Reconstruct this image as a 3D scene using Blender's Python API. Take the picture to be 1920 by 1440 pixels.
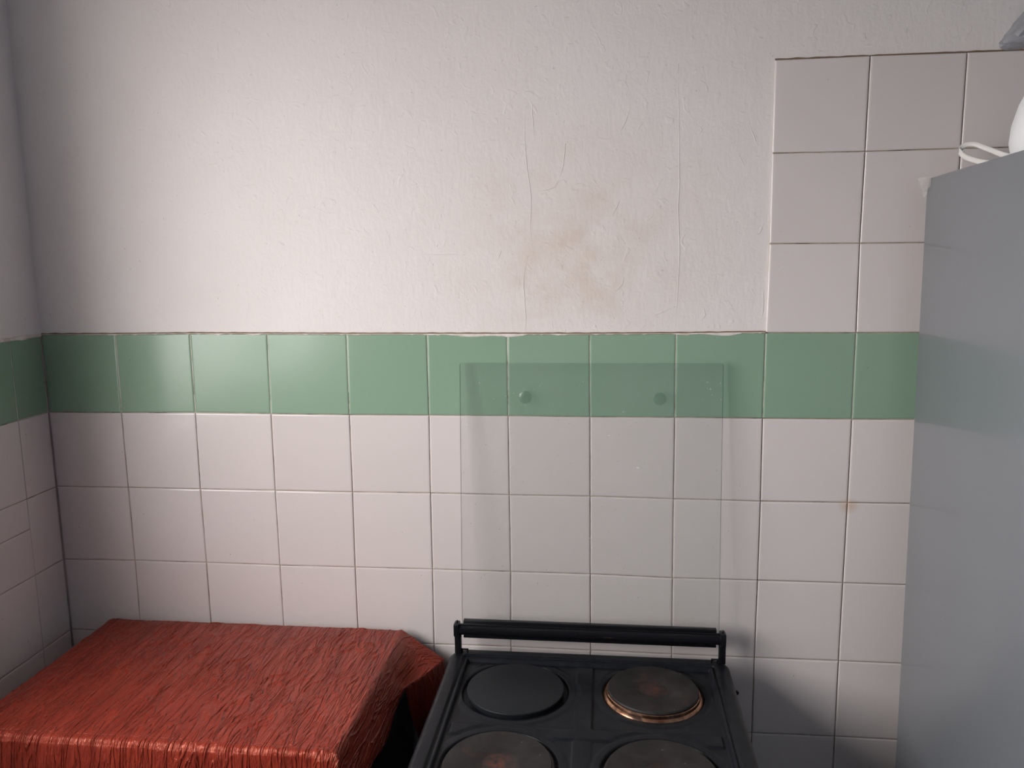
import bpy, bmesh, math, random
from mathutils import Vector, Matrix, noise
import numpy as np

for o in list(bpy.data.objects):
    bpy.data.objects.remove(o)
SC = bpy.context.scene
COL = SC.collection
Z0 = 1.495                      # height of the top of the green tile band above the floor
R_ = random.Random(7)

# ------------------------------------------------------------------ camera
CAM = Vector((1.09164, -1.46770, 0.13856 + Z0))
PITCH, ROLL, YAW, FPX = 1.415253, -0.013306, 0.114685, 1525.47
ROT = Matrix.Rotation(YAW, 3, 'Z') @ Matrix.Rotation(PITCH, 3, 'X') @ Matrix.Rotation(ROLL, 3, 'Z')
cd = bpy.data.cameras.new('camera')
cam = bpy.data.objects.new('camera', cd)
COL.objects.link(cam)
cam.matrix_world = Matrix.Translation(CAM) @ ROT.to_4x4()
cd.sensor_width = 36.0
cd.sensor_fit = 'HORIZONTAL'
cd.lens = FPX / 1920 * 36.0
cd.clip_start = 0.02
SC.camera = cam

# ------------------------------------------------------------------ light and exposure
W = bpy.data.worlds.new('sky')
SC.world = W
W.use_nodes = True
bg = W.node_tree.nodes['Background']
bg.inputs['Color'].default_value = (1.0, 0.955, 0.945, 1)
bg.inputs['Strength'].default_value = 9.0
SC.view_settings.view_transform = 'Standard'
SC.view_settings.look = 'None'
SC.cycles.transparent_max_bounces = 24        # panes behind panes stay clear
SC.view_settings.exposure = 0.46
SC.view_settings.gamma = 1.0
SC.view_settings.use_curve_mapping = False

WIN_Y0, WIN_Y1, WIN_Z0, WIN_Z1 = -0.44, -2.05, 1.20, 2.16     # window opening in the left wall
WALL_T = 0.20
RX, RY, RZ = 2.75, -3.6, 2.6                                   # room size
def portal(name, loc, rot, sx, sy):
    l = bpy.data.lights.new(name, 'AREA')
    l.shape = 'RECTANGLE'; l.size = sx; l.size_y = sy
    l.cycles.is_portal = True
    o = bpy.data.objects.new(name, l); COL.objects.link(o)
    o.location = loc; o.rotation_euler = rot
    return o
portal('window_skylight', (-WALL_T - 0.01, (WIN_Y0 + WIN_Y1) / 2, (WIN_Z0 + WIN_Z1) / 2),
       (0, -math.pi / 2, 0), WIN_Z1 - WIN_Z0, WIN_Y0 - WIN_Y1)

# ------------------------------------------------------------------ helpers
def ray(u, v):
    return ROT @ Vector(((u - 960) / FPX, -(v - 720) / FPX, -1))
def on_y(u, v, Y=0.0):
    d = ray(u, v); return CAM + d * ((Y - CAM.y) / d.y)

def obj(name, bm, mat, parent=None, smooth=False, recalc=True):
    if recalc:
        bmesh.ops.recalc_face_normals(bm, faces=bm.faces)
    me = bpy.data.meshes.new(name)
    bm.to_mesh(me); bm.free()
    if smooth:
        for p in me.polygons: p.use_smooth = True
    if mat: me.materials.append(mat)
    o = bpy.data.objects.new(name, me); COL.objects.link(o)
    if parent: o.parent = parent
    return o
def tag(o, label=None, cat=None, group=None, kind=None):
    if label: o['label'] = label
    if cat: o['category'] = cat
    if group: o['group'] = group
    if kind: o['kind'] = kind
    return o
def empty(name, loc=(0, 0, 0), rot=(0, 0, 0)):
    o = bpy.data.objects.new(name, None); COL.objects.link(o)
    o.location = loc; o.rotation_euler = rot; o.empty_display_size = 0.1
    return o
def sharp(o, deg=35):
    for p in o.data.polygons: p.use_smooth = True
    try: o.data.set_sharp_from_angle(angle=math.radians(deg))
    except Exception: pass
    return o
def add_box(bm, x0, x1, y0, y1, z0, z1, bev=0.0, seg=2):
    vs = [bm.verts.new((x, y, z)) for x in (x0, x1) for y in (y0, y1) for z in (z0, z1)]
    idx = [(0, 1, 3, 2), (4, 6, 7, 5), (0, 4, 5, 1), (2, 3, 7, 6), (0, 2, 6, 4), (1, 5, 7, 3)]
    fs = [bm.faces.new([vs[i] for i in f]) for f in idx]
    if bev:
        es = list({e for f in fs for e in f.edges})
        bmesh.ops.bevel(bm, geom=es, offset=bev, segments=seg, profile=0.5, affect='EDGES')
def box(name, x0, x1, y0, y1, z0, z1, mat, parent=None, bev=0.0, seg=2):
    bm = bmesh.new(); add_box(bm, x0, x1, y0, y1, z0, z1, bev, seg)
    o = obj(name, bm, mat, parent)
    return sharp(o) if bev else o
def add_lathe(bm, prof, n=48, c=(0, 0, 0), axis='Z', cap=True):
    rings = []
    for r, h in prof:
        ring = []
        for k in range(n):
            a = 2 * math.pi * k / n
            if axis == 'Z': p = (c[0] + r * math.cos(a), c[1] + r * math.sin(a), c[2] + h)
            elif axis == 'Y': p = (c[0] + r * math.cos(a), c[1] + h, c[2] + r * math.sin(a))
            else: p = (c[0] + h, c[1] + r * math.cos(a), c[2] + r * math.sin(a))
            ring.append(bm.verts.new(p))
        rings.append(ring)
    for a, b in zip(rings, rings[1:]):
        for k in range(n):
            bm.faces.new((a[k], a[(k + 1) % n], b[(k + 1) % n], b[k]))
    if cap:
        bm.faces.new(rings[0]); bm.faces.new(rings[-1])
def lathe(name, prof, mat, parent=None, n=48, c=(0, 0, 0), axis='Z', deg=35):
    bm = bmesh.new(); add_lathe(bm, prof, n, c, axis)
    return sharp(obj(name, bm, mat, parent), deg)
def catmull(pts, n):
    """n samples along a Catmull-Rom curve through pts"""
    pts = [Vector(p) for p in pts]
    P = [pts[0] * 2 - pts[1]] + pts + [pts[-1] * 2 - pts[-2]]
    out = []
    m = len(pts) - 1
    for k in range(n):
        t = k / (n - 1) * m
        i = min(int(t), m - 1); f = t - i
        a, b, c, d = P[i], P[i + 1], P[i + 2], P[i + 3]
        out.append(0.5 * ((2 * b) + (c - a) * f + (2 * a - 5 * b + 4 * c - d) * f * f + (3 * b - a - 3 * c + d) * f ** 3))
    return out
def add_tube(bm, pts, rad, n=8, sx=1.0, up=Vector((0, 0, 1))):
    """tube along pts; sx flattens the section across 'up'"""
    rings = []
    for i, p in enumerate(pts):
        p = Vector(p)
        t = (Vector(pts[min(i + 1, len(pts) - 1)]) - Vector(pts[max(i - 1, 0)])).normalized()
        a = t.cross(up)
        a = a.normalized() if a.length > 1e-5 else Vector((1, 0, 0))
        b = a.cross(t).normalized()
        r = rad[i] if isinstance(rad, (list, tuple)) else rad
        rings.append([bm.verts.new(p + a * math.cos(2 * math.pi * k / n) * r * sx + b * math.sin(2 * math.pi * k / n) * r) for k in range(n)])
    for A, B in zip(rings, rings[1:]):
        for k in range(n):
            bm.faces.new((A[k], A[(k + 1) % n], B[(k + 1) % n], B[k]))
    bm.faces.new(rings[0]); bm.faces.new(rings[-1])

# ------------------------------------------------------------------ materials
def lin(r, g, b):
    f = lambda c: (c / 255) / 12.92 if c / 255 <= 0.04045 else ((c / 255 + 0.055) / 1.055) ** 2.4
    return (f(r), f(g), f(b), 1)
class NT:
    def __init__(s, name):
        s.m = bpy.data.materials.new(name); s.m.use_nodes = True
        s.t = s.m.node_tree; s.b = s.t.nodes['Principled BSDF']
    def n(s, typ, **kw):
        x = s.t.nodes.new(typ)
        for k, v in kw.items():
            if k in ('operation', 'blend_type', 'data_type', 'noise_dimensions', 'feature', 'wave_type', 'interpolation', 'noise_type'): setattr(x, k, v)
            else: x.inputs[k].default_value = v
        return x
    def l(s, a, b): s.t.links.new(a, b)
    def coords(s, scale=(1, 1, 1), out='Object', loc=(0, 0, 0)):
        c = s.t.nodes.new('ShaderNodeTexCoord'); m = s.t.nodes.new('ShaderNodeMapping')
        m.inputs['Scale'].default_value = scale; m.inputs['Location'].default_value = loc
        s.l(c.outputs[out], m.inputs['Vector']); return m.outputs['Vector']
    def noise(s, vec, scale, detail=3, rough=0.5, dist=0.0):
        x = s.n('ShaderNodeTexNoise', Scale=scale, Detail=detail, Roughness=rough, Distortion=dist)
        if vec: s.l(vec, x.inputs['Vector'])
        return x.outputs['Fac']
    def ramp(s, fac, stops):
        x = s.t.nodes.new('ShaderNodeValToRGB'); e = x.color_ramp.elements
        while len(e) < len(stops): e.new(0.5)
        for q, (p, c) in zip(e, stops):
            q.position = p; q.color = c if len(c) == 4 else (*c, 1)
        s.l(fac, x.inputs['Fac']); return x.outputs['Color']
    def math(s, op, a, b=None):
        x = s.t.nodes.new('ShaderNodeMath'); x.operation = op
        for i, v in enumerate((a, b)):
            if v is None: continue
            if isinstance(v, (int, float)): x.inputs[i].default_value = v
            else: s.l(v, x.inputs[i])
        return x.outputs[0]
    def mix(s, fac, a, b, mode='MIX'):
        x = s.t.nodes.new('ShaderNodeMix'); x.data_type = 'RGBA'; x.blend_type = mode
        for i, v in ((0, fac), (6, a), (7, b)):
            if isinstance(v, (int, float)): x.inputs[i].default_value = v
            elif isinstance(v, tuple): x.inputs[i].default_value = v
            else: s.l(v, x.inputs[i])
        return x.outputs[2]
    def bump(s, h, strength=0.3, dist=0.001, nrm=None):
        x = s.t.nodes.new('ShaderNodeBump'); x.inputs['Strength'].default_value = strength; x.inputs['Distance'].default_value = dist
        s.l(h, x.inputs['Height'])
        if nrm: s.l(nrm, x.inputs['Normal'])
        return x.outputs['Normal']
    def set(s, **kw):
        for k, v in kw.items():
            k = k.replace('_', ' ')
            if isinstance(v, (int, float, tuple)): s.b.inputs[k].default_value = v
            else: s.l(v, s.b.inputs[k])
        return s.m

def mat_plain(name, col, rough=0.5, metal=0.0, **kw):
    return NT(name).set(Base_Color=col, Roughness=rough, Metallic=metal, **kw)

def mat_plaster(name, stain=False):
    t = NT(name)
    v = t.coords()
    c = t.ramp(t.noise(v, 2.3, 4, 0.55), [(0.35, (0.79, 0.735, 0.71)), (0.7, (0.835, 0.785, 0.765))])
    sp = t.noise(v, 120, 2, 0.5)
    c = t.mix(t.math('MULTIPLY', t.math('GREATER_THAN', sp, 0.76), 0.35), c, (0.42, 0.35, 0.30, 1))
    if stain:
        # yellowed grease stain above the cooker
        def blob(cx, cz, rx, rz):
            m = t.coords(scale=(1 / rx, 0.0, 1 / rz), loc=(-cx / rx, 0, -cz / rz))
            ln = t.n('ShaderNodeVectorMath', operation='LENGTH'); t.l(m, ln.inputs[0])
            x = t.math('SUBTRACT', 1.0, ln.outputs['Value'])
            return t.math('MAXIMUM', x, 0.0)
        b = t.math('ADD', blob(1.04, Z0 + 0.17, 0.32, 0.25), t.math('MULTIPLY', blob(1.03, Z0 + 0.09, 0.13, 0.10), 0.7))
        n = t.ramp(t.noise(v, 13, 4, 0.6), [(0.42, (0, 0, 0)), (0.66, (1, 1, 1))])
        f = t.math('MULTIPLY', t.math('MINIMUM', b, 1.0), t.math('ADD', t.math('MULTIPLY', n, 0.30), 0.14))
        c = t.mix(f, c, (0.60, 0.44, 0.32, 1))
    # brush-painted relief, small dabs
    h1 = t.noise(v, 26, 5, 0.62, 0.4)
    h2 = t.noise(t.coords(scale=(140, 140, 45)), 1.0, 3, 0.6)
    h3 = t.ramp(t.noise(v, 45, 1, 0.4, 1.2), [(0.66, (0, 0, 0)), (0.74, (1, 1, 1))])
    n = t.bump(h1, 0.36, 0.0035)
    n = t.bump(h2, 0.5, 0.0009, n)
    n = t.bump(h3, 0.35, 0.0009, n)
    return t.set(Base_Color=c, Roughness=0.55, Normal=n, Specular_IOR_Level=0.3)
M_PLASTER = mat_plaster('painted_plaster', True)
M_PLASTER2 = mat_plaster('painted_plaster_plain')

def mat_tile(name, c0, c1, rough=0.12):
    t = NT(name)
    v = t.coords()
    oi = t.t.nodes.new('ShaderNodeObjectInfo')
    c = t.mix(oi.outputs['Random'], c0, c1)
    sp = t.noise(v, 165, 1, 0.4)
    c = t.mix(t.math('MULTIPLY', t.math('GREATER_THAN', sp, 0.80), 0.5), c, (0.16, 0.13, 0.11, 1))
    if name.startswith('white'):      # rusty drip mark round one joint near the refrigerator
        ln = t.n('ShaderNodeVectorMath', operation='LENGTH')
        t.l(t.coords(scale=(1 / 0.021, 0.0, 1 / 0.017), loc=(-1.528 / 0.021, 0, -(Z0 - 0.312) / 0.017)), ln.inputs[0])
        c = t.mix(t.math('MULTIPLY', t.math('MAXIMUM', t.math('SUBTRACT', 1.0, ln.outputs['Value']), 0.0), 0.55), c, (0.58, 0.34, 0.19, 1))
    n = t.bump(t.noise(v, 9, 2, 0.5), 0.12, 0.004)
    n = t.bump(t.noise(v, 170, 2, 0.5), 0.05, 0.0006, n)
    return t.set(Base_Color=c, Roughness=rough, Normal=n, Specular_IOR_Level=0.36)
M_TILE = mat_tile('white_glazed_tile', (0.70, 0.635, 0.615, 1), (0.74, 0.675, 0.655, 1))
M_GREEN = mat_tile('green_glazed_tile', (0.255, 0.375, 0.27, 1), (0.275, 0.395, 0.29, 1), 0.17)
t = NT('old_grout')
M_GROUT = t.set(Base_Color=t.ramp(t.noise(t.coords(), 22, 4, 0.65), [(0.33, (0.10, 0.075, 0.055)), (0.45, (0.36, 0.28, 0.21)), (0.65, (0.55, 0.46, 0.38))]), Roughness=0.9)
t = NT('painted_over_grout')
M_GROUT2 = t.set(Base_Color=t.ramp(t.noise(t.coords(), 22, 4, 0.65), [(0.34, (0.22, 0.19, 0.14)), (0.46, (0.55, 0.51, 0.42)), (0.65, (0.66, 0.62, 0.54))]), Roughness=0.8)
t = NT('smeared_wall_paint')
M_SMEAR = t.set(Base_Color=t.ramp(t.noise(t.coords(), 60, 3), [(0.4, (0.62, 0.54, 0.46)), (0.6, (0.78, 0.72, 0.68))]), Roughness=0.5)
M_GAP = mat_plain('dirty_joint', (0.20, 0.13, 0.085, 1), 0.9)

# black vitreous enamel of the cooker
t = NT('black_enamel')
M_ENAMEL = t.set(Base_Color=t.ramp(t.noise(t.coords(), 60, 4), [(0.4, (0.0085, 0.0095, 0.0125)), (0.7, (0.014, 0.0155, 0.0195))]),
                 Roughness=t.math('ADD', t.math('MULTIPLY', t.noise(t.coords(), 25, 4), 0.22), 0.22), Specular_IOR_Level=0.18,
                 Normal=t.bump(t.noise(t.coords(), 300, 2), 0.08, 0.0005))
M_BLACKBAR = mat_plain('black_gloss_paint', (0.008, 0.008, 0.010, 1), 0.17, Specular_IOR_Level=0.3)
M_MATT = NT('matt_black_plate')
M_MATT = M_MATT.set(Base_Color=(0.013, 0.015, 0.018, 1), Roughness=0.5, Specular_IOR_Level=0.3, Normal=M_MATT.bump(M_MATT.noise(M_MATT.coords(), 700, 2), 0.15, 0.0004))
def mat_iron(name, rust, seed):
    t = NT(name)
    v = t.coords(loc=(seed, seed * 2.1, 0))
    c = t.ramp(t.noise(v, 26, 5, 0.6, 0.5), [(0.3, (0.015, 0.0125, 0.0125)), (0.55, (0.026, 0.022, 0.022)), (0.75, (0.038, 0.034, 0.033))])
    # rust patch burnt into the middle of the plate
    ln = t.n('ShaderNodeVectorMath', operation='LENGTH'); t.l(t.coords(scale=(1, 1, 0)), ln.inputs[0])
    r = t.math('SUBTRACT', 1.0, t.math('DIVIDE', ln.outputs['Value'], 0.030))
    f = t.math('MULTIPLY', t.math('MAXIMUM', r, 0.0), t.ramp(t.noise(v, 90, 4, 0.6), [(0.4, (0, 0, 0)), (0.62, (1, 1, 1))]))
    c = t.mix(t.math('MULTIPLY', f, rust), c, (0.15, 0.045, 0.028, 1))
    f2 = t.ramp(t.noise(t.coords(loc=(seed + 3, seed, 0)), 30, 4, 0.6), [(0.58, (0, 0, 0)), (0.75, (1, 1, 1))])
    c = t.mix(t.math('MULTIPLY', f2, 0.35 * rust), c, (0.17, 0.062, 0.03, 1))
    # pale scratches and burnt-on specks
    f3 = t.math('GREATER_THAN', t.noise(t.coords(scale=(140, 60, 1), loc=(seed, 0, 0)), 1.0, 2, 0.5), 0.745)
    c = t.mix(t.math('MULTIPLY', f3, 0.5), c, (0.30, 0.28, 0.27, 1))
    return t.set(Base_Color=c, Roughness=0.5, Specular_IOR_Level=0.35, Metallic=0.1, Normal=t.bump(t.noise(v, 260, 4), 0.25, 0.0004))
t = NT('heat_tinted_trim')
M_COPPER = t.set(Base_Color=t.ramp(t.noise(t.coords(), 35, 3), [(0.35, (0.26, 0.12, 0.065)), (0.52, (0.55, 0.31, 0.20)), (0.66, (0.13, 0.08, 0.06))]), Metallic=1.0, Roughness=0.28)
M_TRIM = mat_plain('dark_steel_trim', (0.10, 0.09, 0.09, 1), 0.35, 0.9)
M_STEEL = mat_plain('dull_steel', (0.45, 0.45, 0.46, 1), 0.35, 1.0)

def mat_glass(name, tint, rough=0.02, dust=0.0):
    t = NT(name); t.t.nodes.remove(t.b)
    out = [n for n in t.t.nodes if n.type == 'OUTPUT_MATERIAL'][0]
    tr = t.n('ShaderNodeBsdfTransparent', Color=tint)
    gl = t.n('ShaderNodeBsdfGlossy', Color=(1, 1, 1, 1), Roughness=rough)
    fr = t.n('ShaderNodeFresnel', IOR=1.5)
    mx = t.t.nodes.new('ShaderNodeMixShader')
    ge = t.t.nodes.new('ShaderNodeNewGeometry')          # mirror only on the outer face: no false total reflection inside the slab
    t.l(t.math('MULTIPLY', fr.outputs[0], t.math('SUBTRACT', 1.0, ge.outputs['Backfacing'])), mx.inputs[0]); t.l(tr.outputs[0], mx.inputs[1]); t.l(gl.outputs[0], mx.inputs[2])
    res = mx.outputs[0]
    if dust:
        df = t.n('ShaderNodeBsdfDiffuse', Color=(0.75, 0.74, 0.72, 1))
        v = t.coords()
        spk = t.math('GREATER_THAN', t.noise(v, 190, 1, 0.3), 0.795)
        film = t.math('MULTIPLY', t.ramp(t.noise(v, 6, 4, 0.6), [(0.35, (0, 0, 0)), (0.75, (1, 1, 1))]), dust)
        f = t.math('MINIMUM', t.math('ADD', t.math('MULTIPLY', spk, 0.55), film), 1.0)
        m2 = t.t.nodes.new('ShaderNodeMixShader')
        t.l(f, m2.inputs[0]); t.l(res, m2.inputs[1]); t.l(df.outputs[0], m2.inputs[2])
        res = m2.outputs[0]
    t.l(res, out.inputs['Surface'])
    return t.m
M_LID = mat_glass('clear_glass_lid', (0.954, 0.960, 0.957, 1), 0.03, 0.03)
M_LIDEDGE = mat_glass('glass_cut_edge', (0.07, 0.12, 0.10, 1), 0.1)
M_PANE = mat_glass('window_glass', (0.96, 0.97, 0.97, 1), 0.0)
def mat_film(name, col, mixf):
    t = NT(name); t.t.nodes.remove(t.b)
    out = [n for n in t.t.nodes if n.type == 'OUTPUT_MATERIAL'][0]
    tr = t.n('ShaderNodeBsdfTransparent', Color=(0.95, 0.95, 0.95, 1))
    pb = t.n('ShaderNodeBsdfPrincipled', **{'Base Color': col, 'Roughness': 0.3})
    tl = t.n('ShaderNodeBsdfTranslucent', Color=col)
    a = t.t.nodes.new('ShaderNodeMixShader'); a.inputs[0].default_value = 0.35
    b = t.t.nodes.new('ShaderNodeMixShader'); b.inputs[0].default_value = mixf
    t.l(pb.outputs[0], a.inputs[1]); t.l(tl.outputs[0], a.inputs[2])
    t.l(tr.outputs[0], b.inputs[1]); t.l(a.outputs[0], b.inputs[2]); t.l(b.outputs[0], out.inputs['Surface'])
    return t.m
M_RUBBER = mat_glass('clear_rubber', (0.91, 0.935, 0.92, 1), 0.1)
M_BAG = mat_film('grey_translucent_plastic', (0.42, 0.42, 0.45, 1), 0.8)
M_SCRAP = mat_film('clear_packing_film', (0.62, 0.59, 0.57, 1), 0.55)

t = NT('silver_grey_coated_steel')
v = t.coords()
M_FRIDGE = t.set(Base_Color=t.ramp(t.noise(v, 3, 2), [(0.3, (0.185, 0.197, 0.217)), (0.7, (0.20, 0.212, 0.232))]), Roughness=0.34, Metallic=0.22, Coat_Weight=0.5, Coat_Roughness=0.09,
                 Normal=t.bump(t.noise(v, 330, 2, 0.5), 0.10, 0.0007))
M_FRDARK = mat_plain('fridge_gasket_grey', (0.10, 0.10, 0.11, 1), 0.6)
M_WHITE = mat_plain('white_plastic', (0.80, 0.81, 0.82, 1), 0.35)
M_CORD = mat_plain('white_flex', (0.72, 0.70, 0.67, 1), 0.45)
M_CABINET = mat_plain('black_laminate', (0.012, 0.011, 0.012, 1), 0.55)
M_FRAME = mat_plain('white_window_frame', (0.75, 0.74, 0.72, 1), 0.4)
t = NT('grey_vinyl_floor')
M_FLOOR = t.set(Base_Color=t.ramp(t.noise(t.coords(), 14, 4), [(0.35, (0.10, 0.11, 0.13)), (0.7, (0.14, 0.155, 0.18))]), Roughness=0.4)
M_CEIL = mat_plain('white_ceiling_paint', (0.60, 0.62, 0.65, 1), 0.8)
M_BLUE = mat_plain('pale_blue_paint', (0.30, 0.38, 0.50, 1), 0.6)
M_GROUND = mat_plain('pale_concrete_yard', (0.35, 0.33, 0.31, 1), 0.9)

# ------------------------------------------------------------------ room
def struct(o, label, cat):
    return tag(o, label, cat, kind='structure')
PL = 0.005        # plaster lies this far behind the tile faces
back = box('wall_back', -WALL_T, RX + WALL_T, PL, PL + 0.2, 0, RZ, M_PLASTER)
struct(back, 'off-white plastered wall with a green tile band and white tiles behind the cooker', 'wall')
bm = bmesh.new()
X1, X0 = -PL, -WALL_T
add_box(bm, X0, X1, WIN_Y0, PL, 0, RZ)
add_box(bm, X0, X1, RY, WIN_Y1, 0, RZ)
add_box(bm, X0, X1, WIN_Y1, WIN_Y0, 0, WIN_Z0)
add_box(bm, X0, X1, WIN_Y1, WIN_Y0, WIN_Z1, RZ)
left = obj('wall_left', bm, M_PLASTER2)
struct(left, 'shaded side wall with window, meeting the cooker wall at the corner', 'wall')
struct(box('wall_right', RX, RX + WALL_T, RY, PL, 0, RZ, M_BLUE), 'pale blue-grey wall beyond the fridge', 'wall')
struct(box('wall_front', -WALL_T, RX + WALL_T, RY - WALL_T, RY, 0, RZ, M_BLUE), 'pale blue-grey wall opposite the cooker', 'wall')
struct(box('floor', -WALL_T, RX + WALL_T, RY - WALL_T, PL + 0.2, -0.1, 0, M_FLOOR), 'grey kitchen floor', 'floor')
struct(box('ceiling', -WALL_T, RX + WALL_T, RY - WALL_T, PL + 0.2, RZ, RZ + 0.1, M_CEIL), 'plain white ceiling', 'ceiling')

# window: frame bars and panes
win = struct(empty('window_1', (-0.12, (WIN_Y0 + WIN_Y1) / 2, WIN_Z0)), 'white framed window in the side wall', 'window')
wy = (WIN_Y0 - WIN_Y1) / 2; wz = WIN_Z1 - WIN_Z0
for (y0, y1, z0, z1) in ((-wy, -wy + 0.03, 0, wz), (wy - 0.03, wy, 0, wz), (-wy + 0.03, wy - 0.03, 0, 0.03), (-wy + 0.03, wy - 0.03, wz - 0.03, wz), (-0.02, 0.02, 0.03, wz - 0.03)):
    box('frame_bar', -0.02, 0.02, y0, y1, z0, z1, M_FRAME, win)
for s in (-1, 1):
    y0, y1 = (-wy + 0.03, -0.02) if s < 0 else (0.02, wy - 0.03)
    box('pane', -0.002, 0.002, y0, y1, 0.03, wz - 0.03, M_PANE, win)
struct(box('ground', -14, -WALL_T - 0.02, -12, 12, -0.25, -0.15, M_GROUND), 'pale concrete yard outside the window', 'ground')

# ---- tiles: joint positions measured on the photograph, mm off the ideal 152.5 mm grid
PT = 0.1525
OFF = {(1, 0): (1.6, -0.4), (2, 0): (0.4, 0.8), (3, 0): (1.7, -0.1), (4, 0): (3.2, -1.0), (5, 0): (3.1, -1.3), (6, 0): (0, -1.7), (7, 0): (-2.6, -2.0), (8, 0): (-2.0, -1.4), (9, 0): (0.4, 0.1), (10, 0): (0.5, -0.3),
       (1, 1): (-0.1, -1.2), (2, 1): (-0.3, 0.1), (3, 1): (-0.1, -0.6), (4, 1): (1.9, -1.3), (5, 1): (3.1, -0.9), (6, 1): (-0.2, -0.6), (7, 1): (-1.8, -1.2), (8, 1): (-1.7, -0.8), (9, 1): (0.1, -0.8), (10, 1): (1.0, -0.8),
       (1, 2): (0, 0.4), (2, 2): (-1.5, 0.1), (3, 2): (-0.8, 0.4), (4, 2): (1.4, 0.2), (5, 2): (1.5, 1.3), (6, 2): (-0.1, 0.8), (7, 2): (-1.4, 1.3), (8, 2): (-1.4, -0.6), (9, 2): (1.5, -1.6), (10, 2): (1.0, -0.9),
       (1, 3): (0.5, 0.9), (2, 3): (-0.3, 1.1), (3, 3): (-0.2, 0.3), (4, 3): (-0.1, 0.9), (5, 3): (1.0, 1.7), (6, 3): (0.4, 1.7), (7, 3): (-0.8, 1.8), (8, 3): (-0.7, -0.9), (9, 3): (1.4, -0.1), (10, 3): (0.3, -0.1),
       (5, 4): (-0.3, 0.1), (6, 4): (-1.0, 1.7), (7, 4): (0, 0.8), (8, 4): (0.7, -0.5), (9, 4): (0.5, -0.1), (10, 4): (-0.1, 0.2), (9, 5): (0.2, -0.5), (10, 5): (0.1, 0.6),
       (9, -1): (1.4, 1.9), (10, -1): (-1.1, 0.5), (9, -2): (0.5, 1.2), (10, -2): (-0.1, 0), (11, -2): (-0.6, 0.8), (9, -3): (0, 0.1), (10, -3): (0.2, 0.7), (11, -3): (-0.8, 0),
       (0, 1): (0, -1.4), (0, 3): (0, -1.1), (0, 0): (0, -0.5)}
def joint(i, j):
    a, b = OFF.get((i, j), (0, 0))
    return (i * PT + a / 1000, Z0 - j * PT + b / 1000)
def tile_mesh(c4, place, gap=0.0007, proud=0.0):
    """c4: corners (a, z) in order BL BR TR TL; place(a, depth, z) -> xyz; pillow-edged glazed tile"""
    cx = sum(p[0] for p in c4) / 4; cz = sum(p[1] for p in c4) / 4
    bm = bmesh.new()
    rings = []
    tilt = [proud + R_.uniform(-0.0003, 0.0003) for _ in range(4)]
    for ins, dep in ((gap, 0.0045), (gap, 0.0011), (gap + 0.0008, 0.0004), (gap + 0.0028, 0.0)):
        ring = []
        for k, (a, z) in enumerate(c4):
            ring.append(bm.verts.new(place(a + (ins if a < cx else -ins), dep - tilt[k] if dep < 0.004 else dep, z + (ins if z < cz else -ins))))
        rings.append(ring)
    for A, B in zip(rings, rings[1:]):
        for k in range(4):
            bm.faces.new((A[k], A[(k + 1) % 4], B[(k + 1) % 4], B[k]))
    bm.faces.new(rings[-1]); bm.faces.new(rings[0])
    return bm
pb = lambda a, d, z: (a, d, z)
plf = lambda a, d, z: (-d, -a, z)
NR = 9
def back_tile(i, j, green):
    c4 = [joint(i, j + 1), joint(i + 1, j + 1), joint(i + 1, j), joint(i, j)]
    if i == 0: c4[0] = (0.0002, c4[0][1]); c4[3] = (0.0002, c4[3][1])
    o = obj('tile', tile_mesh(c4, pb, gap=0.0009 if i >= 9 else 0.0007, proud=R_.uniform(-0.0002, 0.0004)), M_GREEN if green else M_TILE, back)
    if green: o['label'] = 'pale green glazed tile'
for j in range(0, NR):
    for i in range(0, 12):
        back_tile(i, j, j == 0)
for j in (-3, -2, -1):
    for i in range(9, 13):
        back_tile(i, j, False)
# grout beds behind the tiles
bm = bmesh.new()
add_box(bm, 0, 8.5 * PT, 0.0019, PL, Z0 - NR * PT, Z0 - PT)
add_box(bm, 8.5 * PT, 12 * PT, 0.0036, PL, Z0 - NR * PT, Z0 - PT)          # joints worn deeper towards the refrigerator
add_box(bm, 9 * PT + 0.002, 13 * PT, 0.0036, PL, Z0 - 0.001, Z0 + 3 * PT - 0.002)
obj('grout', bm, M_GROUT, back)
obj('grout', (lambda b: (add_box(b, 0, 12 * PT, 0.0012, PL, Z0 - PT, Z0 - 0.001), b)[1])(bmesh.new()), M_GROUT2, back)
# left wall tiles: a cut column in the corner, then whole ones up to the window
acols = [0.001, 0.0845, 0.0845 + PT, 0.345]
for k in range(3):
    for j in range(0, NR):
        z1 = Z0 - j * PT - 0.001; z0 = z1 - PT
        a0, a1 = acols[k], acols[k + 1]
        pieces = [[(a0, z0), (a1, z0), (a1, z1), (a0, z1)]]
        if k == 1 and j == 2:       # the cracked tile
            zc = Z0 - 0.365
            pieces = [[(a0, z0), (a1, z0), (a1, zc - 0.004), (a0, zc)], [(a0, zc), (a1, zc - 0.004), (a1, z1), (a0, z1)]]
        for n, c4 in enumerate(pieces):
            bm = tile_mesh(c4, plf, gap=0.0007 if len(pieces) == 1 else 0.0005, proud=R_.uniform(-0.0002, 0.0004))
            o = obj('tile', bm, M_GREEN if j == 0 else M_TILE, left)
            if j == 0: o['label'] = 'pale green glazed tile'
bm = bmesh.new()
add_box(bm, -PL, -0.0019, -0.345, 0, Z0 - NR * PT, Z0 - PT - 0.001)
obj('grout', bm, M_GROUT, left)
obj('grout', (lambda b: (add_box(b, -PL, -0.0012, -0.345, 0, Z0 - PT - 0.001, Z0 - 0.001), b)[1])(bmesh.new()), M_GROUT2, left)

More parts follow.
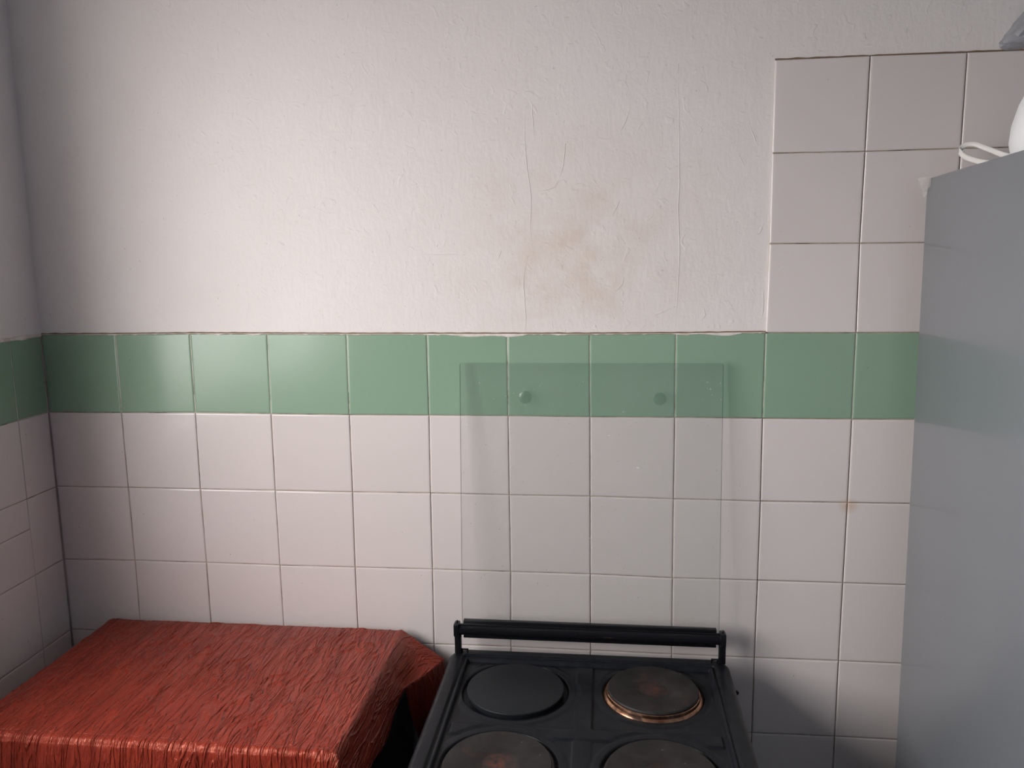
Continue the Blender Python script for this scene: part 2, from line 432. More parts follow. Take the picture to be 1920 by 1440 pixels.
# ---- paint smeared over the top edge of the green band, and the dirty joint above it
def smear(name, a0, a1, place, n, depth, parent, seed, mat, ztop, zfun):
    bm = bmesh.new(); rows = []
    for k in range(n + 1):
        a = a0 + (a1 - a0) * k / n
        zb = zfun(a)
        rows.append([bm.verts.new(place(a, d, z)) for d, z in ((PL, ztop(a) + 0.0), (depth, ztop(a)), (depth - 0.0006, (ztop(a) + zb) / 2), (depth, zb), (0.003, zb))])
    for A, B in zip(rows, rows[1:]):
        for q in range(4): bm.faces.new((A[q], B[q], B[q + 1], A[q + 1]))
    o = obj(name, bm, mat, parent); sharp(o, 60); return o
def top_z(a):      # top line of the green band, interpolated from the measured joints
    i = max(0, min(8, int(a / PT))); f = a / PT - i
    return joint(i, 0)[1] * (1 - f) + joint(i + 1, 0)[1] * f
def zragged(seed, amp, base):
    def f(a):
        n = noise.noise((a * 17 + seed, seed, 0)); m = noise.noise((a * 120, seed, 3))
        return top_z(a) - base - amp * max(0.0, n - 0.12) - 0.0022 * max(0, m - 0.1)
    return f
smear('paint_smear', 0.0, 9 * PT, pb, 520, -0.0006, back, 1, M_SMEAR, lambda a: top_z(a) + 0.0012, zragged(1.7, 0.009, 0.0003))
smear('joint_line', 0.0, 9 * PT, pb, 260, 0.0012, back, 2, M_GAP, lambda a: top_z(a) + 0.0030 + 0.0008 * noise.noise((a * 60, 0, 9)), lambda a: top_z(a) - 0.0006)
smear('joint_line', 9 * PT, 13 * PT, pb, 120, 0.0018, back, 2, M_GAP, lambda a: Z0 + 3 * PT + 0.0022 + 0.001 * noise.noise((a * 60, 2, 9)), lambda a: Z0 + 3 * PT - 0.0004)
smear('paint_smear', 0.0, 0.335, plf, 120, -0.0006, left, 1, M_SMEAR, lambda a: Z0 + 0.002, lambda a: Z0 - 0.004 - 0.004 * max(0, noise.noise((a * 30, 5, 1))))

# ---- ridges and hairline cracks in the paint above the tiles (pixel polylines on the wall)
RIDGES = [[(986, 200), (984, 245), (987, 303), (992, 340), (996, 380), (994, 420), (997, 448)],
          [(997, 190), (999, 225), (1002, 255)], [(1272, 120), (1273, 220), (1274, 320), (1272, 400), (1274, 470), (1270, 560), (1266, 600)],
          [(1180, 208), (1172, 230), (1162, 248)], [(1047, 338), (1040, 350), (1022, 357), (1003, 358)], [(1058, 290), (1060, 270), (1056, 310), (1048, 335)],
          [(990, 480), (982, 520), (984, 570), (986, 600), (983, 625)], [(790, 478), (830, 477), (872, 478)], [(558, 262), (575, 263)],
          [(1170, 520), (1165, 535), (1150, 548)], [(1405, 230), (1413, 255), (1420, 272)], [(1308, 235), (1316, 243), (1310, 252)], [(1432, 418), (1424, 436), (1412, 440)],
          [(1430, 540), (1431, 570), (1428, 600)], [(1658, 8), (1663, 14)], [(520, 452), (536, 462)], [(1162, 375), (1158, 385), (1148, 405)], [(940, 470), (934, 486)],
          [(1266, 575), (1235, 588), (1225, 592)], [(1318, 575), (1322, 590), (1314, 600)], [(1386, 290), (1396, 312)]]
for n, pl in enumerate(RIDGES):
    pts = [on_y(u, v, PL + 0.0003) for u, v in pl]
    pts = catmull(pts, 6 * len(pl))
    pts = [p + Vector((R_.uniform(-.0004, .0004), 0, 0)) for p in pts]
    rad = [0.00075 * math.sin(math.pi * (0.12 + 0.76 * k / (len(pts) - 1))) + 0.00015 for k in range(len(pts))]
    bm = bmesh.new(); add_tube(bm, pts, rad, 6, up=Vector((0, 1, 0)))
    obj('paint_ridge', bm, M_PLASTER, back, smooth=True)

# ------------------------------------------------------------------ cooker
SX, SYB = 1.062, -0.037            # hob centre x, back edge y
HZ = Z0 - 0.595                    # rim height
HW, HD = 0.512, 0.575
stove = empty('electric_cooker', (SX, -0.30, 0))
tag(stove, 'black enamel four-plate electric cooker with raised glass lid, standing against tiles', 'cooker')
def loc(o):                         # keep world placement under the cooker's empty
    o.location = o.location - stove.location; return o
PLATES = {'RL': (0.9408, -0.1666, 0.0840), 'RR': (1.1759, -0.1603, 0.0766), 'FL': (0.9378, -0.3808, 0.0805), 'FR': (1.1758, -0.3812, 0.0805)}
def sstep(a, b, x):
    t = np.clip((x - a) / (b - a), 0, 1); return t * t * (3 - 2 * t)
nx, ny = 330, 370
xs = np.linspace(-HW / 2, HW / 2, nx); ys = np.linspace(0, -HD, ny)
# rounded corners: squeeze the border rows in
X, Y = np.meshgrid(xs, ys)
rc = 0.034
qx = np.abs(X) - (HW / 2 - rc); qy = np.abs(Y + HD / 2) - (HD / 2 - rc)
sd = np.minimum(np.maximum(qx, qy), 0) + np.hypot(np.maximum(qx, 0), np.maximum(qy, 0)) - rc      # <0 inside
d = -sd
h = -0.0095 * (1 - np.sqrt(np.clip(1 - (1 - np.clip(d / 0.010, 0, 1)) ** 2, 0, 1)))
h += 0.0006 * np.sin(np.clip((d - 0.006) / 0.020, 0, 1) * math.pi)
h -= 0.0045 * sstep(0.0255, 0.0280, d)
h += 0.0022 * sstep(0.0290, 0.0310, d)
h -= 0.0070 * sstep(0.0345, 0.0385, d)
WX, WY = X + SX, Y + SYB
inside = sstep(0.040, 0.046, d)
ribv = sstep(0.0165, 0.0130, np.abs(WX - 1.0595)) * sstep(-0.30, -0.285, WY)
ribh = sstep(0.0175, 0.0135, np.abs(WY + 0.2905))
ribv2 = sstep(0.0165, 0.0130, np.abs(WX - 1.0595)) * sstep(-0.285, -0.30, WY) * 0.55
rib = np.maximum(np.maximum(ribv, ribh), ribv2)
wells = np.zeros_like(h); wmask = np.zeros_like(h)
for px, py, pr in PLATES.values():
    r = np.hypot(WX - px, WY - py)
    wells += 0.0014 * sstep(pr + 0.026, pr + 0.018, r) * sstep(pr + 0.006, pr + 0.011, r) - 0.0060 * sstep(pr + 0.010, pr + 0.005, r)
    wmask = np.maximum(wmask, sstep(pr + 0.030, pr + 0.020, r))
h += inside * (0.0032 * rib * (1 - wmask) + wells)
# pull points outside the rounded outline onto it
gx, gy = X.copy(), Y.copy()
out = sd > -1e-4
ccx = np.sign(X) * (HW / 2 - rc); ccy = -HD / 2 + np.sign(Y + HD / 2) * (HD / 2 - rc)
L = np.hypot(X - ccx, Y - ccy) + 1e-9
m = out & (qx > 0) & (qy > 0)
gx[m] = (ccx + (X - ccx) / L * rc)[m]; gy[m] = (ccy + (Y - ccy) / L * rc)[m]
h[m] = -0.0095
verts = np.stack([gx, gy, h], -1).reshape(-1, 3)
I = np.arange(nx * ny).reshape(ny, nx)
faces = np.stack([I[:-1, :-1], I[1:, :-1], I[1:, 1:], I[:-1, 1:]], -1).reshape(-1, 4)
# skirt
per = list(I[0, :]) + list(I[1:, -1]) + list(I[-1, -2::-1]) + list(I[-2:0:-1, 0])
base = len(verts)
sk = verts[per].copy(); sk[:, 2] = -0.024
verts = np.vstack([verts, sk]); n = len(per)
fl = [tuple(int(q) for q in f) for f in faces] + [(int(per[k]), int(per[(k + 1) % n]), base + (k + 1) % n, base + k) for k in range(n)]
me = bpy.data.meshes.new('hob_top'); me.from_pydata(verts.tolist(), [], fl)
bm = bmesh.new(); bm.from_mesh(me); bmesh.ops.remove_doubles(bm, verts=bm.verts, dist=1e-5)
bm.to_mesh(me); bm.free(); me.update()
for p in me.polygons: p.use_smooth = True
me.materials.append(M_ENAMEL)
hob = bpy.data.objects.new('hob_top', me); COL.objects.link(hob); hob.parent = stove
hob.location = Vector((SX, SYB, HZ)) - stove.location

ox, oy = stove.location.x, stove.location.y
lx0, lx1 = -0.249, 0.249
yb, yf = SYB - oy - 0.008, SYB - HD - oy + 0.02
box('body', lx0, lx1, yf, yb, 0.04, HZ - 0.014, M_ENAMEL, stove, 0.004)
box('plinth', lx0 + 0.01, lx1 - 0.01, yf + 0.03, yb - 0.02, 0.0, 0.045, M_BLACKBAR, stove)
box('control_panel', lx0, lx1, yf - 0.03, yf, HZ - 0.135, HZ - 0.03, M_BLACKBAR, stove, 0.006)
for k in range(5):
    kx = lx0 + 0.07 + k * 0.09
    kn = lathe('knob', [(0.021, 0.0), (0.021, -0.006), (0.016, -0.010), (0.014, -0.026), (0.012, -0.028)], M_BLACKBAR, stove, 24, (kx, yf - 0.030, HZ - 0.082), 'Y')
dr = box('oven_door', lx0 + 0.004, lx1 - 0.004, yf - 0.028, yf, 0.19, HZ - 0.145, M_BLACKBAR, stove, 0.006)
bm = bmesh.new(); add_tube(bm, [(lx0 + 0.04, yf - 0.06, HZ - 0.19), (lx1 - 0.04, yf - 0.06, HZ - 0.19)], 0.009, 12)
for s in (-1, 1): add_tube(bm, [(s * (lx1 - 0.06), yf - 0.06, HZ - 0.19), (s * (lx1 - 0.06), yf - 0.026, HZ - 0.19)], 0.006, 10)
sharp(obj('handle', bm, M_STEEL, dr))
box('storage_drawer', lx0 + 0.004, lx1 - 0.004, yf - 0.024, yf, 0.05, 0.182, M_BLACKBAR, stove, 0.006)

# hot plates
for nm, (px, py, pr) in PLATES.items():
    top = {'RL': -0.598, 'RR': -0.592, 'FL': -0.597, 'FR': -0.597}[nm] + Z0
    lx, ly = px - ox, py - oy
    if nm == 'RL':
        prof = [(pr * 0.9, -0.012), (pr - 0.003, -0.012), (pr - 0.001, -0.006), (pr, -0.0022), (pr - 0.0006, -0.0006), (pr - 0.0022, 0.0), (0.0005, 0.0004)]
        pm = M_MATT
    else:
        prof = [(pr * 0.9, -0.012), (pr - 0.002, -0.012), (pr - 0.002, -0.005), (pr, -0.004), (pr, -0.0018), (pr - 0.0016, 0.0), (0.027, 0.0), (0.0245, -0.0014), (0.0225, -0.0016), (0.0005, -0.0016)]
        pm = mat_iron('cast_iron_' + nm.lower(), {'RR': 0.75, 'FL': 1.0, 'FR': 0.25}[nm], {'RR': 1.3, 'FL': 4.1, 'FR': 7.7}[nm])
    o = lathe('hotplate', prof, pm, stove, 96, (0, 0, 0))
    o.location = (lx, ly, top)
    o['label'] = {'RL': 'smooth matt black rear plate', 'RR': 'burnt rear hotplate with copper-coloured trim ring', 'FL': 'rust-stained front hotplate', 'FR': 'scratched dark front hotplate'}[nm]
    if nm != 'RL':
        ring = lathe('trim_ring', [(pr - 0.004, -0.0135), (pr + 0.0075, -0.0135), (pr + 0.0070, -0.0125), (pr + 0.0028, -0.0095), (pr + 0.0022, -0.0045), (pr + 0.0012, -0.0038), (pr - 0.001, -0.0042)],
                     M_COPPER if nm == 'RR' else M_TRIM, o, 96)

# rail with posts along the back
RYy = -0.058
rail = empty('x')
bpy.data.objects.remove(rail)
bm = bmesh.new()
prof = []
for k in range(16):
    a = 2 * math.pi * k / 16
    prof.append((0.0095 * math.cos(a), 0.0112 * math.sin(a) * (1.0 if math.sin(a) < 0 else 0.92)))
ends = []
for xx in (0.819 - ox, 1.3075 - ox):
    ends.append([bm.verts.new((xx, RYy - oy + a, Z0 - 0.5472 + b)) for a, b in prof])
for k in range(16): bm.faces.new((ends[0][k], ends[0][(k + 1) % 16], ends[1][(k + 1) % 16], ends[1][k]))
bm.faces.new(ends[0]); bm.faces.new(ends[1])
railo = sharp(obj('rail', bm, M_BLACKBAR, stove), 40)
# crimped ridge on the rail's top
box('crimp', 0.824 - ox, 1.3025 - ox, RYy - oy - 0.0045, RYy - oy - 0.0025, Z0 - 0.5385, Z0 - 0.5355, M_BLACKBAR, railo, 0.0006)
for s, xx in ((-1, 0.8215), (1, 1.3045)):
    bm = bmesh.new()
    x = xx - ox
    add_box(bm, x - 0.0062, x + 0.0062, RYy - oy - 0.005, RYy - oy + 0.005, Z0 - 0.594, Z0 - 0.550, 0.0012)
    add_box(bm, x - 0.0062 + s * 0.001, x + 0.0050 + s * 0.001, RYy - oy - 0.0105, RYy - oy + 0.0105, Z0 - 0.560, Z0 - 0.5345, 0.003)
    add_lathe(bm, [(0.0022, 0), (0.0015, 0.0045), (0.0006, 0.006)], 8, (x + s * 0.001, RYy - oy, Z0 - 0.5360))
    post = sharp(obj('rail_post', bm, M_BLACKBAR, stove))
    # foot tab with a screw hole
    bm = bmesh.new()
    t0, t1 = (x + 0.006, x + 0.019) if s < 0 else (x - 0.019, x - 0.006)
    add_box(bm, t0, t1, RYy - oy - 0.001, RYy - oy + 0.001, Z0 - 0.5885, Z0 - 0.5862)
    for q in (t0, t1 - 0.003): add_box(bm, q, q + 0.003, RYy - oy - 0.001, RYy - oy + 0.001, Z0 - 0.5955, Z0 - 0.5885)
    obj('foot_tab', bm, M_BLACKBAR, post)
lathe('side_screw', [(0.004, 0), (0.004, 0.004), (0.002, 0.006)], M_BLACKBAR, stove, 14, (1.317 - ox, -0.135 - oy, Z0 - 0.607), 'X')

# glass lid leaning back against the tiles
gb = Vector((0, -0.0500, Z0 - 0.556)); gt = Vector((0, -0.0130, Z0 - 0.0525))
gdir = (gt - gb); glen = gdir.length; gdir.normalize()
gnorm = Vector((0, -gdir.z, gdir.y)).normalized()        # towards the room
GX0, GX1 = 0.8285 - ox, 1.2995 - ox
def gp(x, s, d): 
    p = gb + gdir * s + gnorm * d
    return (x, p.y - oy, p.z)
GT = 0.0021
bm = bmesh.new()
rc_ = 0.004
outl = []
for (cx_, cs_, a0) in ((GX1 - rc_, glen - rc_, 0), (GX0 + rc_, glen - rc_, 90), (GX0, 0, None), (GX1, 0, None)):
    if a0 is None: outl.append((cx_, cs_))
    else:
        for k in range(4):
            a = math.radians(a0 + 30 * k); outl.append((cx_ + rc_ * math.cos(a), cs_ + rc_ * math.sin(a)))
F = [bm.verts.new(gp(x, s, GT)) for x, s in outl]; B = [bm.verts.new(gp(x, s, -GT)) for x, s in outl]
bm.faces.new(F); bm.faces.new(B[::-1])
for k in range(len(F)):
    bm.faces.new((F[k], B[k], B[(k + 1) % len(F)], F[(k + 1) % len(F)]))
glass = obj('glass_lid', bm, M_LID, stove)
glass.data.materials.append(M_LIDEDGE)
for p in glass.data.polygons:
    if len(p.vertices) == 4: p.material_index = 1
glass['label'] = 'clear glass splash lid'
bm = bmesh.new()
add_box(bm, 0.8312 - ox, 1.2945 - ox, -0.0560 - oy, -0.0455 - oy, Z0 - 0.566, Z0 - 0.5315, 0.001)
sharp(obj('hinge_strip', bm, M_BLACKBAR, glass))
for bx_, bz_ in ((0.9483, -0.1155), (1.1898, -0.1168)):
    s = (bz_ + Z0 - gb.z) / gdir.z
    yg = gb.y + gdir.y * s
    bm = bmesh.new()
    g = -yg - 0.0028                                       # free gap to the tile face
    add_lathe(bm, [(0.0035, 0.0028), (0.0048, 0.0024), (0.0085, 0.0024), (0.0115, 0.0036), (0.0112, g * 0.6), (0.0098, g - 0.0006), (0.001, g - 0.0004)], 32, (bx_ - ox, yg - oy, bz_ + Z0), 'Y')
    sharp(obj('bumper', bm, M_RUBBER, glass), 30)['label'] = 'clear rubber bumper'

# ------------------------------------------------------------------ cabinet under the cloth
CT = Z0 - 0.5745                   # cabinet top
cab = empty('low_cabinet', (0.4055, -0.222, 0))
tag(cab, 'black low cabinet hidden under the red cloth, beside the cooker', 'cabinet')
cx0, cx1, cy0, cy1 = -0.291, 0.291, -0.190, 0.196
bm = bmesh.new()
add_box(bm, cx0 + 0.005, cx1 - 0.003, cy0 + 0.01, cy1, Z0 - 0.668, CT - 0.022, 0.003)
add_box(bm, cx0 + 0.005, cx1 + 0.025, cy0 + 0.01, cy1, 0.05, Z0 - 0.667, 0.003)  # added width on the right, only to keep the gap beside the cooker black
sharp(obj('body', bm, M_CABINET, cab))
box('top_panel', cx0, cx1, cy0, cy1, CT - 0.022, CT, M_CABINET, cab, 0.003)
for s in (-1, 1):
    d_ = box('door', min(0.001 * s, 0.285 * s), max(0.001 * s, 0.285 * s), cy0 - 0.004, cy0 + 0.01, 0.06, CT - 0.03, M_CABINET, cab, 0.002)
    lathe('knob', [(0.008, 0), (0.007, -0.012), (0.013, -0.018), (0.012, -0.024)], M_STEEL, d_, 20, (0.03 * s, cy0 - 0.004, 0.55), 'Y')
    for yy in (cy0 + 0.03, cy1 - 0.03):
        lathe('foot', [(0.02, 0), (0.018, 0.05)], M_CABINET, cab, 16, (s * 0.25, yy, 0))

# ------------------------------------------------------------------ red crinkled cloth
def cloth_mat():
    t = NT('red_crinkled_taffeta')
    uv = t.coords(out='UV')
    mp = lambda sx, sy, l=(0, 0, 0): t.coords(scale=(sx, sy, 1), out='UV', loc=l)
    a = t.noise(mp(62, 9), 1.0, 2, 0.5, 1.0)
    b = t.noise(mp(170, 38, (3, 7, 0)), 1.0, 3, 0.6, 0.6)
    ridge = lambda x, k: t.math('POWER', t.math('SUBTRACT', 1.0, t.math('MINIMUM', t.math('MULTIPLY', t.math('ABSOLUTE', t.math('SUBTRACT', x, 0.5)), 10.0), 1.0)), k)
    ra, rb = ridge(a, 1.6), ridge(b, 1.4)
    n = t.bump(ra, 0.9, 0.0026)
    n = t.bump(rb, 0.5, 0.0010, n)
    n = t.bump(t.noise(mp(900, 900), 1.0, 2), 0.15, 0.0003, n)
    col = t.ramp(t.noise(mp(30, 8, (1, 2, 0)), 1.0, 3), [(0.3, (0.21, 0.024, 0.014)), (0.7, (0.31, 0.038, 0.020))])
    return t.set(Base_Color=col, Roughness=0.30, Normal=n, Sheen_Weight=0.0, Sheen_Roughness=0.4, Sheen_Tint=(1.0, 0.45, 0.35, 1), Specular_IOR_Level=0.9, Specular_Tint=(1.0, 0.40, 0.28, 1))
M_CLOTH = cloth_mat()
ZT = Z0 - 0.5705
XL, XR, YB_, YF_ = 0.1045, 0.7065, -0.0205, -0.4200
def crink(u, v):
    """height of the crinkles, long along v"""
    q = noise.noise((u * 62 + 1.6 * noise.noise((u * 30, v * 14, 5)), v * 9, 0.0))
    r = max(0.0, 1 - abs(q) * 8.0) * (0.35 + 0.65 * min(1, max(0, 0.55 + 1.6 * noise.noise((u * 9, v * 7, 11)))))
    q2 = noise.noise((u * 200, v * 26, 8.0))
    return 0.0021 * r ** 1.2 + 0.0006 * max(0, 1 - abs(q2) * 4) + 0.0012 * noise.noise((u * 14, v * 5, 2))
bm = bmesh.new(); uvl = bm.loops.layers.uv.new('UVMap')
UV = {}
def grid_faces(G, uvs):
    vv = [[bm.verts.new(p) for p in row] for row in G]
    for i in range(len(G) - 1):
        for j in range(len(G[0]) - 1):
            try: f = bm.faces.new((vv[i][j], vv[i + 1][j], vv[i + 1][j + 1], vv[i][j + 1]))
            except ValueError: continue
            f.smooth = True
            for lp, (a, b) in zip(f.loops, ((i, j), (i + 1, j), (i + 1, j + 1), (i, j + 1))): lp[uvl].uv = uvs[a][b]
ins = 0.012
nxx, nyy = 620, 170
tx0, tx1, ty0, ty1 = XL + ins, XR - ins, YF_ + ins, YB_ - ins
G, U = [], []
for i in range(nxx + 1):
    x = tx0 + (tx1 - tx0) * i / nxx; row, ur = [], []
    for j in range(nyy + 1):
        y = ty0 + (ty1 - ty0) * j / nyy
        e = min(1, 60 * min(x - tx0, tx1 - x, y - ty0, ty1 - y))
        row.append((x, y, ZT + crink(x, y) * (0.3 + 0.7 * e))); ur.append((x, y))
    G.append(row); U.append(ur)
grid_faces(G, U)
# the skirt: columns round the edge, each a profile from the top edge down to the hem
def prof_std(e, nrm, drop, flare, wave=0.0):
    """e: point on the edge line, nrm: outward"""
    e = Vector((e[0], e[1], 0)); n_ = Vector((nrm[0], nrm[1], 0)).normalized()
    P = lambda o, z: (e.x + n_.x * o, e.y + n_.y * o, ZT + z)
    return [P(-ins, 0.0), P(-0.004, -0.0008), P(0.002, -0.006), P(0.005 + wave * 0.3, -0.02), P(0.007 + flare * 0.4 + wave * 0.8, -drop * 0.35), P(0.007 + flare * 0.8 + wave, -drop * 0.7), P(0.007 + flare + wave, -drop)]
cols = []
zr = lambda z: z + Z0
# rear right corner: pulled out to the cooker (A-B), fold line B-C
def prof_abc(y, b, sag):
    return [(XR - ins, min(y, YB_ - ins), ZT), (XR - 0.003, y, ZT - 0.0008), (XR + 0.002, y, ZT - 0.004),
            tuple(Vector((XR + 0.002, y, ZT - 0.004)).lerp(Vector(b), 0.3) - Vector((0, 0, sag * 0.7))),
            tuple(Vector((XR + 0.002, y, ZT - 0.004)).lerp(Vector(b), 0.6) - Vector((0, 0, sag))),
            tuple(Vector((XR + 0.002, y, ZT - 0.004)).lerp(Vector(b), 0.85) - Vector((0, 0, sag * 0.5))), b]
Bp, Cp = Vector((0.789, -0.036, zr(-0.621))), Vector((0.736, -0.127, zr(-0.632)))
Mid = Vector((0.764, -0.083, zr(-0.626)))
side = []
side.append(('abc', YB_ - 0.001, Bp, 0.0))
side.append(('abc', -0.060, Bp.lerp(Mid, 0.6), 0.006))
side.append(('abc', -0.095, Mid.lerp(Cp, 0.4), 0.010))
side.append(('abc', -0.122, Cp, 0.010))
rcols = [prof_abc(y, tuple(b), s) for _, y, b, s in side]
def prof_side(y, hx, hz, hy=None):
    hy = y if hy is None else hy
    return [(XR - ins, max(y, ty0), ZT), (XR - 0.003, y, ZT - 0.0008), (XR + 0.003, y, ZT - 0.006), (XR + 0.008, y, ZT - 0.022),
            ((XR + 0.010 + hx) / 2, (y + hy) / 2, (ZT - 0.03 + hz) / 2 + 0.008), (hx - 0.002, (y + 2 * hy) / 3, hz + 0.022), (hx, hy, hz)]
rcols.append(prof_side(-0.150, 0.728, zr(-0.648), -0.155))
rcols.append(prof_side(-0.205, 0.727, zr(-0.664)))
rcols.append(prof_side(-0.265, 0.731, zr(-0.662)))
rcols.append(prof_side(-0.325, 0.729, zr(-0.652)))
rcols.append(prof_side(-0.375, 0.732, zr(-0.672)))
rcols.append(prof_side(-0.405, 0.738, zr(-0.720)))
# front right corner and the front
k_ = math.sqrt(0.5)
rcols.append(prof_std((XR - 0.001, YF_ + 0.001), (1, -1), 0.22, 0.022, 0.006))
fr = [(0.690, 0.010), (0.672, -0.001), (0.645, -0.004), (0.61, -0.002), (0.57, 0.001), (0.53, 0.003), (0.49, 0.001), (0.45, 0.006), (0.40, 0.002), (0.35, 0.007), (0.30, 0.004), (0.25, 0.007), (0.20, 0.003), (0.15, 0.005), (0.122, 0.006)]
for x, w in fr: rcols.append(prof_std((x, YF_), (0, -1), 0.26, 0.012, w))
rcols.append(prof_std((XL + 0.001, YF_ + 0.001), (-1, -1), 0.27, 0.022, 0.006))
for y in (-0.40, -0.34, -0.28, -0.22, -0.16, -0.10, -0.05): rcols.append(prof_std((XL, y), (-1, 0), 0.24, 0.010, 0.004 * math.sin(y * 60)))
rcols.append(prof_std((XL + 0.001, YB_ - 0.001), (-1, 1), 0.20, 0.002))
for x in (0.14, 0.25, 0.36, 0.47, 0.58, 0.67): rcols.append(prof_std((x, YB_), (0, 1), 0.12, 0.0))
rcols.append(prof_std((XR - 0.004, YB_ - 0.001), (0.2, 1), 0.06, 0.0))
# clamp the inner ends to the flat top's border
fix = []
for c in rcols:
    p = c[0]; fix.append([(min(max(p[0], tx0), tx1), min(max(p[1], ty0), ty1), ZT)] + list(c[1:]))
NP_ = 46
prof_s = [catmull(c, NP_) for c in fix]
rows = []
for j in range(NP_):
    rows.append(catmull([c[j] for c in prof_s], 12 * (len(prof_s) - 1) + 1))
ncol = len(rows[0])
G = [[None] * NP_ for _ in range(ncol)]; U = [[None] * NP_ for _ in range(ncol)]
for i in range(ncol):
    s0 = rows[0][i]; arc = 0.0
    # keep hairpin overshoot off the inner border
    s0 = Vector((min(max(s0.x, tx0), tx1), min(max(s0.y, ty0), ty1), ZT))
    edge = rows[8][i] - s0
    ex, ey = edge.x, edge.y
    nl = math.hypot(ex, ey) or 1
    prev = s0
    for j in range(NP_):
        p = rows[j][i] if j else s0
        arc += (p - prev).length; prev = p
        u_, v_ = s0.x + ex / nl * arc, s0.y + ey / nl * arc
        on_side = ex / nl > 0.9
        c_ = crink(u_, v_) * min(1, j / 5) * (0.6 if on_side else 1.0)
        nrm = Vector((ex / nl, ey / nl, 0)) if j > 12 else Vector((0, 0, 1))
        G[i][j] = p + nrm * c_; U[i][j] = (u_, v_)
grid_faces(G, U)
# hanging panel below the fold B-C, its free edge falling from C
pan = [[tuple(Bp + Vector((0, 0, 0.0))), tuple(Bp + Vector((0.001, -0.001, -0.06))), tuple(Bp + Vector((0.0, -0.001, -0.13))), tuple(Bp + Vector((0.0, 0, -0.21)))],
       [tuple(Mid), tuple(Mid + Vector((0.002, 0.0, -0.05))), tuple(Mid + Vector((0.004, 0.004, -0.12))), tuple(Mid + Vector((0.004, 0.008, -0.20)))],
       [tuple(Cp), (0.741, -0.122, zr(-0.680)), (0.750, -0.109, zr(-0.733)), (0.765, -0.090, zr(-0.80))]]
ps = [catmull(c, 30) for c in pan]
rw = [catmull([c[j] for c in ps], 24) for j in range(30)]
G = [[rw[j][i] + Vector((0.6, -0.5, 0)) * (0.0012 * noise.noise((i * 0.45, j * 0.12, 4)) * min(1, j / 4)) for j in range(30)] for i in range(24)]
U = [[(0.8 + i * 0.005, -0.3 + j * 0.007) for j in range(30)] for i in range(24)]
grid_faces(G, U)
bmesh.ops.remove_doubles(bm, verts=bm.verts, dist=2e-4)
cloth = obj('tablecloth', bm, M_CLOTH, None, smooth=True, recalc=False)
so = cloth.modifiers.new('thickness', 'SOLIDIFY'); so.thickness = 0.0008; so.offset = -1
tag(cloth, 'crinkled shiny red cloth draped over the low cabinet', 'tablecloth')

# ------------------------------------------------------------------ refrigerator
FX, FYB, FT = 1.6075, -0.050, Z0 + 0.254
fr_ = empty('refrigerator', (FX, FYB - 0.045, 0.0), (-0.0255, 0.0, 0.0))
tag(fr_, 'tall silver grey refrigerator with torn film on its top corner', 'refrigerator')
FW, FD, FH = 0.60, 0.58, FT + 0.0005
bm = bmesh.new(); add_box(bm, 0, FW, -FD, 0, 0.03, FH, 0.004, 3)
sharp(obj('cabinet', bm, M_FRIDGE, fr_))
box('gasket', 0.006, FW - 0.006, -FD - 0.012, -FD, 0.05, FH - 0.006, M_FRDARK, fr_)
for z0, z1 in ((0.05, 1.10), (1.11, FH)):
    dd = box('door', 0, FW, -FD - 0.06, -FD - 0.012, z0, z1, M_FRIDGE, fr_, 0.008, 3)
    zc = z1 - 0.08 if z0 < 1 else z0 + 0.08
    s = -1 if z0 < 1 else 1
    bm = bmesh.new(); add_tube(bm, catmull([(0.05, -FD - 0.058, zc), (0.05, -FD - 0.095, zc + s * 0.02), (0.05, -FD - 0.095, zc + s * 0.28), (0.05, -FD - 0.058, zc + s * 0.30)], 20), 0.009, 10, up=Vector((1, 0, 0)))
    obj('handle', bm, M_STEEL, dd, smooth=True)
for xx in (0.04, FW - 0.04):
    lathe('foot', [(0.018, 0.0), (0.018, 0.032)], M_FRDARK, fr_, 16, (xx, -0.05, 0.0))
    lathe('foot', [(0.018, -0.013), (0.018, 0.032)], M_FRDARK, fr_, 16, (xx, -FD + 0.05, 0.0))
# torn packing film on the rear top corner
bm = bmesh.new()
n_, m_ = 10, 9
vv = []
for i in range(n_):
    row = []
    for j in range(m_):
        a, b = i / (n_ - 1), j / (m_ - 1)
        x = -0.0022 - 0.0105 * (1 - a) ** 2 * (1 - b) + 0.003 * noise.noise((a * 4, b * 4, 1)) * (1 - a)
        y = 0.006 - a * 0.030 - 0.006 * b * (1 - a)
        z = FH + 0.003 * (1 - a) - b * (0.034 - 0.022 * a) + 0.004 * noise.noise((a * 5, b * 5, 7))
        row.append(bm.verts.new((min(x, -0.0008), y, z)))
    vv.append(row)
for i in range(n_ - 1):
    for j in range(m_ - 1): bm.faces.new((vv[i][j], vv[i + 1][j], vv[i + 1][j + 1], vv[i][j + 1]))
sc = obj('film_scrap', bm, M_SCRAP, fr_)
sc['label'] = 'torn clear packing film'
bm = None

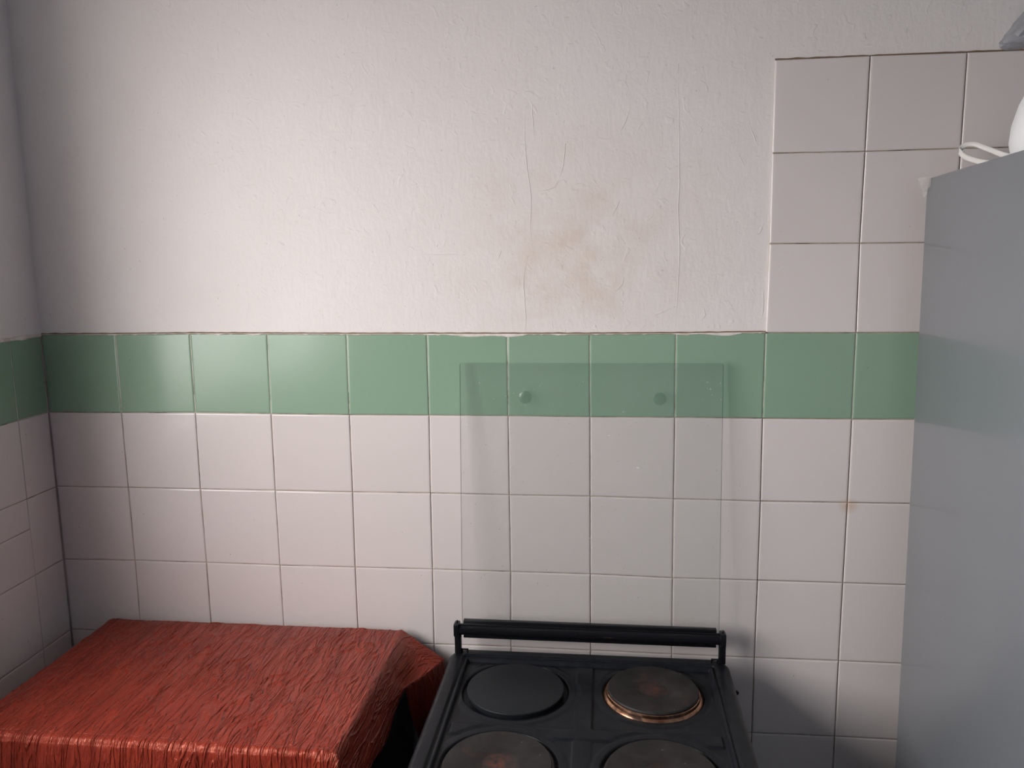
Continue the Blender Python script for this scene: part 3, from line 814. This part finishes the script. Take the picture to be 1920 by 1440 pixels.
# ------------------------------------------------------------------ things on the refrigerator
def ftop(x, y):          # height of the tilted fridge top at world x, y
    return FH * math.cos(0.0255) + (FYB - 0.045 + FH * math.sin(0.0255) - y) * math.tan(0.0255) + 0.0003
kc = on_y(1903, 268, -0.19)
kx, ky = kc.x + 0.088, -0.19
kz = ftop(kx, ky)
jug = empty('kettle', (kx, ky, kz), (-0.0255, 0, 0))
tag(jug, 'white rounded plastic appliance standing on the refrigerator', 'appliance')
lathe('body', [(0.050, 0.0), (0.074, 0.002), (0.084, 0.015), (0.088, 0.035), (0.086, 0.06), (0.078, 0.09), (0.066, 0.115), (0.050, 0.132), (0.03, 0.139), (0.001, 0.141)], M_WHITE, jug, 48, deg=50)
lathe('lid_knob', [(0.012, 0.139), (0.010, 0.147), (0.014, 0.154), (0.010, 0.160), (0.001, 0.161)], M_WHITE, jug, 20, deg=50)
# flat mains lead, looping over the rear edge of the refrigerator
lp = [on_y(1905, 296, -0.125), on_y(1880, 290, -0.10), on_y(1852, 279, -0.075), on_y(1826, 270, -0.060), on_y(1808, 273, -0.055), on_y(1800, 283, -0.058),
      on_y(1808, 293, -0.068), on_y(1826, 300, -0.085), on_y(1848, 305, -0.105), on_y(1880, 306, -0.135)]
lp = catmull(lp, 60)
lp = [Vector((p.x, p.y, max(p.z, ftop(p.x, p.y) + 0.0025))) for p in lp]
e1 = Vector((kx - 0.07, ky + 0.03, 0)); 
tail = [lp[0] * 1.0]
a_ = Vector((kx - 0.085, ky + 0.022, kz + 0.006)); b_ = lp[0]
pts = [a_.lerp(b_, k / 10) for k in range(10)] + lp
bm = bmesh.new(); add_tube(bm, pts, 0.0042, 10, sx=0.35, up=Vector((0.1, 0.2, 1.0)))
lead = obj('power_cord', bm, M_CORD, jug, smooth=True)
lead.matrix_parent_inverse = (Matrix.Translation((kx, ky, kz)) @ Matrix.Rotation(-0.0255, 4, 'X')).inverted()
lead['label'] = 'white power cord bent in a loop'
# crumpled grey plastic bag with a pinched end, lying on the appliance
tip = on_y(1885, 92, ky); bc = Vector((kx + 0.005, ky, kz + 0.161 + 0.052))
bm = bmesh.new()
bmesh.ops.create_icosphere(bm, subdivisions=5, radius=1.0)
ax = (tip - bc); al = ax.length; ax.normalize()
for v in bm.verts:
    q = v.co.copy()
    w = max(0.0, q.dot(ax))
    rr = 0.060 + 0.012 * noise.noise(q * 1.7) + 0.010 * (abs(noise.noise(q * 3.5)) - 0.2) + 0.004 * abs(noise.noise(q * 8))
    p = Vector((q.x * rr * 1.15, q.y * rr, q.z * rr * 0.8))
    if w > 0.62:                      # neck drawn out to the pinched tip
        k = (w - 0.62) / 0.38
        side_ = p - ax * p.dot(ax)
        fl_ = 1 - 0.35 * k
        p = ax * (p.dot(ax) + (al - 0.066) * k ** 1.3) + side_ * fl_
    v.co = bc + p
zmin = min(v.co.z for v in bm.verts)
bmesh.ops.translate(bm, verts=bm.verts, vec=(0, 0, kz + 0.1605 - zmin))
bag = obj('plastic_bag', bm, M_BAG)
sharp(bag, 28)
tag(bag, 'crumpled grey translucent plastic bag on top of the white appliance', 'bag')
